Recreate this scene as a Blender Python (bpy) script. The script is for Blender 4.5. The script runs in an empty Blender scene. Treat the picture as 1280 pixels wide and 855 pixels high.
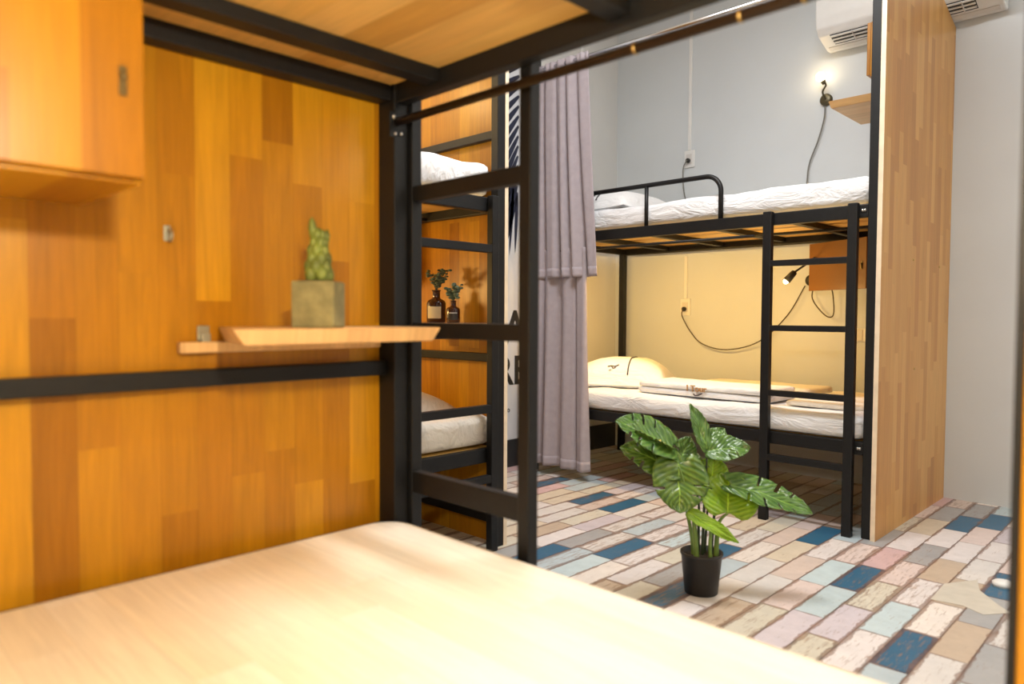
import bpy, bmesh, math, random
from mathutils import Vector, Matrix, noise
S = bpy.context.scene
C = S.collection
PI = math.pi
rnd = random.Random(7)

# ------------------------------------------------------------------ materials
def lin(c):
    return tuple((x / 12.92 if x <= .04045 else ((x + .055) / 1.055) ** 2.4) for x in (v / 255 for v in c))

class NT:
    def __init__(s, name):
        s.m = bpy.data.materials.new(name); s.m.use_nodes = True
        s.t = s.m.node_tree; s.b = s.t.nodes['Principled BSDF']
    def n(s, typ, ins=None, **props):
        nd = s.t.nodes.new(typ)
        for k, v in props.items(): setattr(nd, k, v)
        for k, v in (ins or {}).items():
            if hasattr(v, 'is_output') or isinstance(v, bpy.types.NodeSocket): s.t.links.new(v, nd.inputs[k])
            else: nd.inputs[k].default_value = v
        return nd
    def math(s, op, a, b=None, c=None, clamp=False):
        ins = {0: a}
        if b is not None: ins[1] = b
        if c is not None: ins[2] = c
        return s.n('ShaderNodeMath', ins, operation=op, use_clamp=clamp).outputs[0]
    def mix(s, f, a, b, mode='MIX'):
        nd = s.n('ShaderNodeMix', {0: f, 6: a, 7: b}, data_type='RGBA', blend_type=mode)
        return nd.outputs[2]
    def ramp(s, f, stops, interp='LINEAR'):
        nd = s.n('ShaderNodeValToRGB', {0: f}); cr = nd.color_ramp; cr.interpolation = interp
        while len(cr.elements) > 1: cr.elements.remove(cr.elements[-1])
        for i, (p, c) in enumerate(stops):
            e = cr.elements[0] if i == 0 else cr.elements.new(p)
            e.position = p; e.color = (*c, 1) if len(c) == 3 else c
        return nd.outputs[0]
    def link(s, o, name): s.t.links.new(o, s.b.inputs[name])
    def set(s, **k):
        for a, v in k.items(): s.b.inputs[a.replace('_', ' ')].default_value = v
    def bump(s, h, strength=.3, dist=.01):
        bn = s.n('ShaderNodeBump', {'Height': h, 'Strength': strength, 'Distance': dist})
        s.link(bn.outputs[0], 'Normal')

def plain(name, col, rough=.5, metal=0, var=.06, scale=20, bump=0, bscale=200, spec=.5, coat=0):
    M = NT(name); tc = M.n('ShaderNodeTexCoord').outputs['Object']
    nz = M.n('ShaderNodeTexNoise', {'Vector': tc, 'Scale': scale, 'Detail': 4}).outputs[0]
    lo = tuple(max(0, c * (1 - var)) for c in col); hi = tuple(min(1, c * (1 + var)) for c in col)
    M.link(M.ramp(nz, [(.3, lo), (.7, hi)]), 'Base Color')
    M.set(Roughness=rough, Metallic=metal); M.b.inputs['Specular IOR Level'].default_value = spec
    M.b.inputs['Coat Weight'].default_value = coat
    if bump:
        nb = M.n('ShaderNodeTexNoise', {'Vector': tc, 'Scale': bscale, 'Detail': 3}).outputs[0]
        M.bump(nb, bump, .004)
    return M.m

def emit(name, col, strength):
    M = NT(name); M.set(Roughness=.5)
    M.b.inputs['Base Color'].default_value = (*col, 1)
    M.b.inputs['Emission Color'].default_value = (*col, 1); M.b.inputs['Emission Strength'].default_value = strength
    return M.m

def wood(name, u, v, w, L, pal, rough=.35, seed=0.0, coat=.15, grain=.22):
    """glued rubberwood staves running along object axis v, laid side by side along u"""
    M = NT(name)
    tc = M.n('ShaderNodeTexCoord').outputs['Object']
    sp = M.n('ShaderNodeSeparateXYZ', {0: tc}).outputs
    U, V = sp[u], sp[v]
    row = M.math('FLOOR', M.math('DIVIDE', M.math('ADD', U, seed * .137 + 10), w))
    h1 = M.n('ShaderNodeTexWhiteNoise', {'W': M.math('ADD', row, seed)}, noise_dimensions='1D').outputs[0]
    V2 = M.math('MULTIPLY_ADD', h1, 7.3, M.math('DIVIDE', V, L))
    col = M.math('FLOOR', V2)
    h2 = M.n('ShaderNodeTexWhiteNoise', {'Vector': M.n('ShaderNodeCombineXYZ', {0: row, 1: col, 2: seed}).outputs[0]}, noise_dimensions='3D').outputs[0]
    base = M.ramp(h2, [(i / (len(pal) - 1), c) for i, c in enumerate(pal)])
    off = M.math('MULTIPLY', h2, 30)
    gv = M.n('ShaderNodeCombineXYZ', {0: M.math('MULTIPLY', U, 38), 1: M.math('MULTIPLY', V, 3.2), 2: off}).outputs[0]
    g = M.n('ShaderNodeTexNoise', {'Vector': gv, 'Scale': 1.0, 'Detail': 5, 'Distortion': 1.2}).outputs[0]
    fine = M.n('ShaderNodeTexNoise', {'Vector': M.n('ShaderNodeCombineXYZ', {0: M.math('MULTIPLY', U, 260), 1: M.math('MULTIPLY', V, 9), 2: off}).outputs[0], 'Scale': 1.0, 'Detail': 3}).outputs[0]
    k = M.math('MULTIPLY_ADD', M.math('SUBTRACT', g, .5), 2 * grain, 1.0)
    k = M.math('MULTIPLY', k, M.math('MULTIPLY_ADD', M.math('SUBTRACT', fine, .5), .3, 1.0))
    # seam between staves
    fu = M.math('FRACT', M.math('DIVIDE', M.math('ADD', U, seed * .137 + 10), w))
    ed = M.math('MINIMUM', fu, M.math('SUBTRACT', 1, fu))
    seam = M.math('MULTIPLY_ADD', M.math('LESS_THAN', ed, .012), -.12, 1)
    k = M.math('MULTIPLY', k, seam)
    kc = M.n('ShaderNodeCombineColor', {0: k, 1: k, 2: k}).outputs[0]
    M.link(M.mix(1.0, base, kc, 'MULTIPLY'), 'Base Color')
    M.set(Roughness=rough); M.b.inputs['Specular IOR Level'].default_value = .3; M.b.inputs['Coat Weight'].default_value = coat; M.b.inputs['Coat Roughness'].default_value = .25
    M.bump(fine, .06, .002)
    return M.m

PAL = [(.33, .128, .002), (.39, .157, .003), (.44, .190, .004), (.51, .232, .006), (.40, .160, .003), (.56, .268, .009), (.46, .198, .004)]
PALF = [(.48, .22, .055), (.58, .285, .075), (.63, .33, .095), (.67, .37, .115), (.60, .30, .08), (.54, .25, .065)]
PALE = [(.84, .75, .58), (.89, .83, .70), (.91, .87, .77), (.86, .78, .62), (.92, .89, .80)]
UND = [(.52, .28, .06), (.66, .40, .11), (.72, .46, .14), (.60, .34, .08), (.76, .50, .18)]
W = {}
W['panel_near'] = wood('rubberwood_end_panel_near', 1, 2, .066, .62, PAL, .35, 3.0, .22, .30)
W['panel_far'] = wood('rubberwood_end_panel_far', 1, 2, .052, .45, PALF, .4, 8.0, .15, .14)
W['panel_side'] = wood('rubberwood_end_panel_side', 1, 2, .06, .5, PAL, .4, 13.0, .15, .28)
W['edge'] = plain('pale_wood_edge', (.80, .66, .48), .5, var=.08)
W['board'] = wood('pale_bed_board', 1, 0, .075, .55, PALE, .28, 5.0, .35, .12)
W['under'] = wood('bunk_slab_wood', 1, 0, .085, .7, UND, .45, 4.0, .1)
W['cab'] = wood('cabinet_wood', 1, 2, .08, .7, PAL, .35, 21.0, .15)
W['cabd'] = wood('dark_cabinet_wood', 0, 2, .06, .5, [(.10, .040, .006), (.14, .056, .009), (.17, .07, .012)], .4, 11.0, .1)
W['shelf'] = wood('shelf_wood', 1, 0, .05, .6, [(.60, .36, .15), (.70, .45, .2), (.66, .40, .17)], .4, 2.0, .1)
STEEL = plain('black_painted_steel', (.006, .0062, .0068), .5, var=.15, scale=60, spec=.36)
CHROME = plain('zinc_bolt', (.6, .58, .54), .3, 1.0)
RODSIL = plain('brushed_silver_rod', (.75, .76, .78), .25, 1.0)
RODDK = plain('dark_bronze_rod', (.035, .022, .014), .35, .6)
BRASS = plain('worn_brass', (.55, .38, .14), .35, 1.0)
LATCH = plain('dark_brass_latch', (.16, .12, .05), .35, .8)
BRACK = plain('zinc_hinge', (.42, .42, .33), .4, .7)
def cloth(name, col):
    M = NT(name); tc = M.n('ShaderNodeTexCoord').outputs['Object']
    mp = M.n('ShaderNodeMapping', {0: tc, 2: (0, 0, .35), 3: (5, 17, 14)}).outputs[0]
    a = M.n('ShaderNodeTexNoise', {'Vector': mp, 'Scale': 1.0, 'Detail': 5, 'Roughness': .55, 'Distortion': 1.6}).outputs[0]
    b = M.n('ShaderNodeTexNoise', {'Vector': tc, 'Scale': 420, 'Detail': 2}).outputs[0]
    M.set(Roughness=.88); M.b.inputs['Base Color'].default_value = (*col, 1); M.b.inputs['Specular IOR Level'].default_value = .2
    M.bump(M.math('MULTIPLY_ADD', b, .04, a), .55, .035)
    return M.m
SHEET = cloth('white_cotton_sheet', (.80, .81, .83))
SHEETW = cloth('cream_cotton_sheet', (.82, .77, .68))
PILLOW = cloth('white_pillowcase', (.82, .82, .82))
TRIM = plain('grey_pillow_trim', (.07, .065, .07), .8)
LOGO = plain('tan_embroidery', (.42, .24, .10), .8)
LOGOD = plain('dark_embroidery', (.08, .07, .08), .8)
WALL = plain('painted_plaster_wall', (.62, .655, .672), .75, var=.025, scale=3, bump=.15, bscale=30, spec=.25)
WALLW = plain('painted_plaster_side_wall', (.66, .66, .64), .75, var=.025, scale=3, bump=.15, bscale=30, spec=.25)
CEIL = plain('white_ceiling_paint', (.78, .78, .77), .8, var=.02)
SKIRT = plain('dark_skirting', (.03, .03, .032), .5)
PLAST = plain('white_plastic', (.78, .78, .76), .35, var=.02, spec=.5)
PLASTG = plain('grey_white_plastic', (.66, .64, .61), .45, var=.03)
VENT = plain('dark_vent_slot', (.02, .02, .022), .6)
CABLE = plain('dark_brown_cable', (.055, .042, .022), .5)
CABLEG = plain('grey_cable', (.16, .16, .14), .5)
LAMPB = plain('black_lamp_metal', (.022, .02, .016), .4, .3)
LAMPO = plain('olive_bronze_lamp', (.10, .085, .045), .4, .5)
CURT = plain('lilac_grey_curtain', (.385, .345, .375), .9, var=.05, scale=30, bump=.25, bscale=300, spec=.1)
CONC = plain('olive_concrete', (.23, .205, .09), .9, var=.25, scale=35, bump=.4, bscale=120)
CACT = plain('cactus_green', (.15, .185, .03), .55, var=.55, scale=35)
GLASSB = plain('brown_bottle_glass', (.045, .012, .006), .12, spec=.7, coat=.4)
LABELM = plain('cream_paper_label', (.75, .68, .48), .8)
SPRIG = plain('grey_green_sprig', (.10, .15, .10), .6, var=.4, scale=60)
POT = plain('black_plastic_pot', (.018, .016, .015), .45)
SOIL = plain('dark_soil', (.03, .02, .013), .95, var=.4, scale=80)
STEM = plain('green_stem', (.16, .26, .055), .5, var=.25)
STEMD = plain('dark_green_stem', (.03, .05, .02), .5, var=.25)
POSTER = plain('white_poster', (.72, .74, .78), .55, var=.02)
NAVY = plain('navy_palm_print', (.018, .022, .05), .55, var=.3)
INK = plain('black_print', (.015, .015, .017), .6)
STICK = plain('cream_sticker', (.56, .52, .44), .5, var=.06)

def leafmat(name, a, b, trans=0.0):
    M = NT(name); tc = M.n('ShaderNodeTexCoord').outputs
    uv = M.n('ShaderNodeSeparateXYZ', {0: tc['UV']}).outputs
    av = M.math('ABSOLUTE', M.math('SUBTRACT', uv[1], .5))
    wv = M.math('SINE', M.math('MULTIPLY', M.math('SUBTRACT', uv[0], M.math('MULTIPLY', av, .55)), 62))
    nz = M.n('ShaderNodeTexNoise', {'Vector': tc['Object'], 'Scale': 30, 'Detail': 3}).outputs[0]
    f = M.math('MULTIPLY_ADD', wv, .16, nz, clamp=True)
    col = M.ramp(f, [(.25, a), (.75, b)])
    rib = M.math('LESS_THAN', av, .014)
    col = M.mix(rib, col, (*[min(1, x * 1.7) for x in b], 1))
    M.link(col, 'Base Color'); M.set(Roughness=.3)
    M.b.inputs['Coat Weight'].default_value = .3
    if trans:
        tr = M.n('ShaderNodeBsdfTranslucent', {0: (*[min(1, x * 1.3) for x in b], 1)})
        mx = M.n('ShaderNodeMixShader', {0: trans, 1: M.b.outputs[0], 2: tr.outputs[0]})
        out = [n for n in M.t.nodes if n.type == 'OUTPUT_MATERIAL'][0]
        M.t.links.new(mx.outputs[0], out.inputs[0])
    M.bump(wv, .25, .004)
    return M.m
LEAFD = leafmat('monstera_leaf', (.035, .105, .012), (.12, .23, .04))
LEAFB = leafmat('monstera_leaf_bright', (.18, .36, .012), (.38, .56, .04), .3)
LEAFU = leafmat('monstera_leaf_underside', (.05, .12, .010), (.16, .26, .03), .12)

# ------------------------------------------------------------------ mesh helper
class MB:
    def __init__(s): s.bm = bmesh.new(); s.uv = s.bm.loops.layers.uv.new('UVMap')
    def box(s, x0, x1, y0, y1, z0, z1, bev=0, mi=0):
        r = bmesh.ops.create_cube(s.bm, size=1)['verts']
        for v in r: v.co = Vector(((x0 + x1) / 2 + v.co.x * (x1 - x0), (y0 + y1) / 2 + v.co.y * (y1 - y0), (z0 + z1) / 2 + v.co.z * (z1 - z0)))
        fs = list({f for v in r for f in v.link_faces})
        for f in fs: f.material_index = mi
        if bev:
            es = list({e for v in r for e in v.link_edges})
            bmesh.ops.bevel(s.bm, geom=es, offset=bev, segments=2, affect='EDGES', profile=.5)
        return s
    def prism(s, pts, a, b, axis, mi=0, bev=0):
        """polygon pts in the two other axes (cyclic order) pulled from a to b along axis"""
        def P(p, h):
            return Vector({0: (h, p[0], p[1]), 1: (p[0], h, p[1]), 2: (p[0], p[1], h)}[axis])
        lo = [s.bm.verts.new(P(p, a)) for p in pts]; hi = [s.bm.verts.new(P(p, b)) for p in pts]
        n = len(pts); fs = [s.bm.faces.new(lo), s.bm.faces.new(hi)]
        for i in range(n): fs.append(s.bm.faces.new((lo[i], lo[(i + 1) % n], hi[(i + 1) % n], hi[i])))
        for f in fs: f.material_index = mi
        bmesh.ops.recalc_face_normals(s.bm, faces=fs)
        if bev:
            es = list({e for f in fs for e in f.edges})
            bmesh.ops.bevel(s.bm, geom=es, offset=bev, segments=2, affect='EDGES', profile=.5)
        return s
    def tube(s, path, r, n=10, cap=True, mi=0):
        path = [Vector(p) for p in path]; rs = r if isinstance(r, (list, tuple)) else [r] * len(path)
        t0 = (path[1] - path[0]).normalized()
        a = t0.orthogonal().normalized(); rings = []
        for i, p in enumerate(path):
            t = (path[min(i + 1, len(path) - 1)] - path[max(i - 1, 0)]).normalized()
            a = (a - t * a.dot(t)).normalized(); b = t.cross(a)
            rings.append([s.bm.verts.new(p + (a * math.cos(2 * PI * k / n) + b * math.sin(2 * PI * k / n)) * rs[i]) for k in range(n)])
        fs = []
        for i in range(len(rings) - 1):
            for k in range(n):
                fs.append(s.bm.faces.new((rings[i][k], rings[i][(k + 1) % n], rings[i + 1][(k + 1) % n], rings[i + 1][k])))
        if cap: fs += [s.bm.faces.new(rings[0][::-1]), s.bm.faces.new(rings[-1])]
        for f in fs: f.smooth = True; f.material_index = mi
        return s
    def lathe(s, prof, c=(0, 0, 0), n=28, mi=0, axis='Z'):
        c = Vector(c); rings = []
        def P(x, y, z): return c + (Vector((x, y, z)) if axis == 'Z' else Vector((x, z, y)) if axis == 'Y' else Vector((z, x, y)))
        for (r, z) in prof:
            rings.append([s.bm.verts.new(P(r * math.cos(2 * PI * k / n), r * math.sin(2 * PI * k / n), z)) for k in range(n)])
        fs = []
        for i in range(len(rings) - 1):
            for k in range(n): fs.append(s.bm.faces.new((rings[i][k], rings[i][(k + 1) % n], rings[i + 1][(k + 1) % n], rings[i + 1][k])))
        fs += [s.bm.faces.new(rings[0][::-1]), s.bm.faces.new(rings[-1])]
        for f in fs: f.smooth = True; f.material_index = mi
        bmesh.ops.recalc_face_normals(s.bm, faces=fs)
        return s
    def ball(s, c, r, seg=16, mi=0):
        sc = r if isinstance(r, (tuple, list)) else (r, r, r)
        vs = bmesh.ops.create_uvsphere(s.bm, u_segments=seg, v_segments=seg // 2 + 2, radius=1)['verts']
        for v in vs: v.co = Vector(c) + Vector((v.co.x * sc[0], v.co.y * sc[1], v.co.z * sc[2]))
        for f in {f for v in vs for f in v.link_faces}: f.smooth = True; f.material_index = mi
        return s
    def grid(s, fn, nu, nv, mi=0, skip=None, smooth=True):
        V = [[s.bm.verts.new(fn(i / nu, j / nv)) for j in range(nv + 1)] for i in range(nu + 1)]
        for i in range(nu):
            for j in range(nv):
                if skip and skip(i, j): continue
                f = s.bm.faces.new((V[i][j], V[i + 1][j], V[i + 1][j + 1], V[i][j + 1])); f.smooth = smooth; f.material_index = mi
                for l, (a, b) in zip(f.loops, ((i, j), (i + 1, j), (i + 1, j + 1), (i, j + 1))): l[s.uv].uv = (a / nu, b / nv)
        return s
    def soft(s, x0, x1, y0, y1, z0, z1, r, amp=0, fr=6, seed=0, seg=.035):
        """rounded cushion box with cloth ripples"""
        dims = (x1 - x0, y1 - y0, z1 - z0); c = Vector(((x0 + x1) / 2, (y0 + y1) / 2, (z0 + z1) / 2))
        hs = Vector(dims) / 2; n = [max(3, min(60, int(d / seg))) for d in dims]; n[2] = max(4, n[2])
        cache = {}
        def vert(p):
            k = tuple(round(q, 5) for q in p)
            if k in cache: return cache[k]
            inn = Vector([max(-h + r, min(h - r, q)) for q, h in zip(p, hs)])
            d = Vector(p) - inn
            nrm = d.normalized() if d.length > 1e-6 else Vector((0, 0, 1))
            q = inn + nrm * r if d.length > 1e-6 else Vector(p)
            w = q + c
            if amp:
                a = noise.noise(Vector((w.x * fr * .55 + seed, w.y * fr, w.z * fr))) + .5 * noise.noise(Vector((w.x * fr * 1.7 + seed, w.y * fr * 2.6, w.z * fr * 3)))
                fade = 1 if p[2] > -hs.z + .01 else 0
                w = w + nrm * amp * a * fade
            v = s.bm.verts.new(w); cache[k] = v; return v
        for ax in range(3):
            o = [a for a in range(3) if a != ax]
            for sg in (-1, 1):
                for i in range(n[o[0]]):
                    for j in range(n[o[1]]):
                        q = []
                        for (a, b) in ((i, j), (i + 1, j), (i + 1, j + 1), (i, j + 1)):
                            p = [0, 0, 0]; p[ax] = sg * hs[ax]
                            p[o[0]] = -hs[o[0]] + dims[o[0]] * a / n[o[0]]; p[o[1]] = -hs[o[1]] + dims[o[1]] * b / n[o[1]]
                            q.append(vert(p))
                        try: f = s.bm.faces.new(q); f.smooth = True
                        except ValueError: pass
        bmesh.ops.recalc_face_normals(s.bm, faces=s.bm.faces[:])
        return s
    def build(s, name, mats, parent=None, label=None):
        me = bpy.data.meshes.new(name); s.bm.to_mesh(me); s.bm.free()
        for m in (mats if isinstance(mats, (list, tuple)) else [mats]): me.materials.append(m)
        o = bpy.data.objects.new(name, me); C.objects.link(o)
        if parent: o.parent = parent
        if label: o['label'] = label
        return o

def tag(o, label, cat, group=None, loc=None, rot=None):
    o['label'] = label; o['category'] = cat
    if group: o['group'] = group
    if loc: o.location = loc
    if rot is not None: o.rotation_euler = (0, 0, rot) if not isinstance(rot, tuple) else rot
    return o
def thing(name, label, cat, loc=(0, 0, 0), rot=0, group=None):
    o = bpy.data.objects.new(name, None); C.objects.link(o); o.empty_display_size = .1
    return tag(o, label, cat, group, loc, rot)
def struct(name, mb, m):
    o = mb.build(name, m); o['kind'] = 'structure'; return o
def smooth_path(pts, n=6):
    pts = [Vector(p) for p in pts]; out = []
    P = [pts[0] * 2 - pts[1]] + pts + [pts[-1] * 2 - pts[-2]]
    for i in range(1, len(P) - 2):
        for k in range(n):
            t = k / n
            a, b, c, d = P[i - 1], P[i], P[i + 1], P[i + 2]
            out.append(.5 * ((2 * b) + (c - a) * t + (2 * a - 5 * b + 4 * c - d) * t * t + (3 * b - a - 3 * c + d) * t ** 3))
    out.append(pts[-1]); return out
def text_mesh(name, txt, size, mat, parent, M, extrude=.0006, bold=0):
    cu = bpy.data.curves.new('t', 'FONT'); cu.body = txt; cu.size = size; cu.extrude = extrude; cu.offset = bold
    ob = bpy.data.objects.new('t', cu); C.objects.link(ob)
    dg = bpy.context.evaluated_depsgraph_get()
    me = bpy.data.meshes.new_from_object(ob.evaluated_get(dg)); me.name = name
    bpy.data.objects.remove(ob); me.transform(M); me.materials.clear(); me.materials.append(mat)
    o = bpy.data.objects.new(name, me); C.objects.link(o); o.parent = parent; return o

# ------------------------------------------------------------------ the room
XL, XR, YN, YF, ZC = -2.93, 2.3, -.10, 3.985, 3.05
def floor():
    w, L = .0925, .28; x00 = -.519
    offs = {-1: 1.93, -4: 2.40, -3: 3.392, -2: 3.52, -7: 2.787, -18: 2.595, -16: 2.595, -12: 2.085, -14: 1.80, -8: 1.845, -9: 2.27, 0: 2.66, -5: 2.10, -10: 2.2}
    blue = [(-1, 2.05), (-4, 2.5), (-3, 3.5), (-2, 3.6), (-7, 2.9), (-18, 2.7), (-16, 2.7), (-12, 2.2), (-14, 1.95), (-8, 1.95), (-9, 2.4), (0, 2.8), (-22, 2.75), (-20, 1.6), (-24, 2.3), (4, 2.0), (6, 3.1), (9, 2.2), (-6, 1.3)]
    pal = [(216, 210, 208), (208, 204, 200), (200, 195, 180), (204, 192, 172), (186, 202, 206), (178, 192, 198), (160, 160, 160), (204, 174, 174), (212, 196, 190), (186, 168, 148), (196, 188, 194), (222, 214, 206), (206, 190, 180)]
    wt = [3, 2.2, 2, 1.6, 2.2, 1.6, 1.3, 1.3, 1.8, 1.3, 1.4, 2, 1.6]
    r = random.Random(19)
    bm = bmesh.new(); uv = bm.loops.layers.uv.new('UVMap'); cl = bm.loops.layers.float_color.new('plank')
    r0 = math.floor((XL - x00) / w); r1 = math.ceil((XR - x00) / w)
    for row in range(r0, r1):
        xa, xb = max(XL, x00 + row * w), min(XR, x00 + (row + 1) * w)
        o = offs.get(row, r.random() * L); k0 = math.floor((YN - o) / L)
        prev = None; k = k0
        while o + k * L < YF:
            ya, yb = o + k * L, o + (k + 1) * L
            c = None
            for (br, by) in blue:
                if br == row and ya <= by < yb: c = (46, 96, 126)
            if c is None:
                while True:
                    c = r.choices(pal, wt)[0]
                    if c != prev: break
            prev = c; wear = r.random() ** 1.5
            ca, cb = max(ya, YN), min(yb, YF)
            if cb > ca:
                vs = [bm.verts.new((x, y, 0)) for x, y in ((xa, ca), (xb, ca), (xb, cb), (xa, cb))]
                f = bm.faces.new(vs)
                j = 1 + (r.random() - .5) * .1
                lc = tuple(min(1, q * j) for q in lin(c))
                for l in f.loops:
                    l[uv].uv = ((l.vert.co.x - (x00 + row * w)) / w, (l.vert.co.y - ya) / L); l[cl] = (*lc, wear)
            k += 1
    me = bpy.data.meshes.new('floor'); bm.to_mesh(me); bm.free()
    M = NT('worn_painted_plank_tiles')
    at = M.n('ShaderNodeAttribute', attribute_name='plank'); tc = M.n('ShaderNodeTexCoord').outputs
    g = M.n('ShaderNodeNewGeometry').outputs['Position']
    uvs = M.n('ShaderNodeSeparateXYZ', {0: tc['UV']}).outputs
    du = M.math('MULTIPLY', M.math('MINIMUM', uvs[0], M.math('SUBTRACT', 1, uvs[0])), w)
    dv = M.math('MULTIPLY', M.math('MINIMUM', uvs[1], M.math('SUBTRACT', 1, uvs[1])), L)
    d = M.math('MINIMUM', du, M.math('MULTIPLY', dv, 1.5))
    n1 = M.n('ShaderNodeTexNoise', {'Vector': g, 'Scale': 16, 'Detail': 6, 'Roughness': .65}).outputs[0]
    st = M.n('ShaderNodeMapping', {0: g, 3: (95, 13, 1)}).outputs[0]
    n2 = M.n('ShaderNodeTexNoise', {'Vector': st, 'Scale': 1.0, 'Detail': 6, 'Roughness': .7}).outputs[0]
    wear = at.outputs['Alpha']
    lim = M.math('MULTIPLY_ADD', M.math('SUBTRACT', n1, .45), .036, M.math('MULTIPLY_ADD', wear, .012, .0026))
    edge = M.math('MULTIPLY', M.math('MAXIMUM', M.math('SUBTRACT', lim, d), 0), 300, clamp=True)
    seam = M.math('LESS_THAN', du, .0023); seam2 = M.math('LESS_THAN', dv, .0009)
    edge = M.math('MAXIMUM', M.math('MAXIMUM', M.math('MULTIPLY', edge, .62), M.math('MULTIPLY', seam, .85)), M.math('MULTIPLY', seam2, .55))
    thr = M.math('MULTIPLY_ADD', wear, -.16, .63)
    scr = M.math('MULTIPLY', M.math('SUBTRACT', n2, thr), 7, clamp=True)
    col = M.mix(M.math('MULTIPLY', scr, .68), at.outputs['Color'], (.27, .17, .115, 1))
    soft = M.math('MULTIPLY_ADD', n1, .34, .83)
    col = M.mix(1.0, col, M.n('ShaderNodeCombineColor', {0: soft, 1: soft, 2: soft}).outputs[0], 'MULTIPLY')
    brown = M.ramp(n1, [(.35, (.055, .022, .014)), (.7, (.24, .11, .055))])
    col = M.mix(edge, col, brown)
    M.link(col, 'Base Color'); M.set(Roughness=.42)
    M.bump(M.math('SUBTRACT', n2, edge), .12, .003)
    me.materials.append(M.m)
    o = bpy.data.objects.new('floor', me); C.objects.link(o); o['kind'] = 'structure'
floor()
struct('wall_back', MB().box(XL - .1, XR + .1, YF, YF + .1, -.05, ZC), WALL)
struct('wall_left', MB().box(XL - .1, XL, YN, YF, -.05, ZC), WALLW)
struct('wall_right', MB().box(XR, XR + .1, YN, YF, -.05, ZC), WALLW)
struct('wall_front', MB().box(XL - .1, XR + .1, YN - .1, YN, -.05, ZC), WALLW)
struct('ceiling', MB().box(XL - .1, XR + .1, YN - .1, YF + .1, ZC, ZC + .08), CEIL)
struct('baseboard_left', MB().box(XL, XL + .012, YN, YF, 0, .157, .002), SKIRT)

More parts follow.
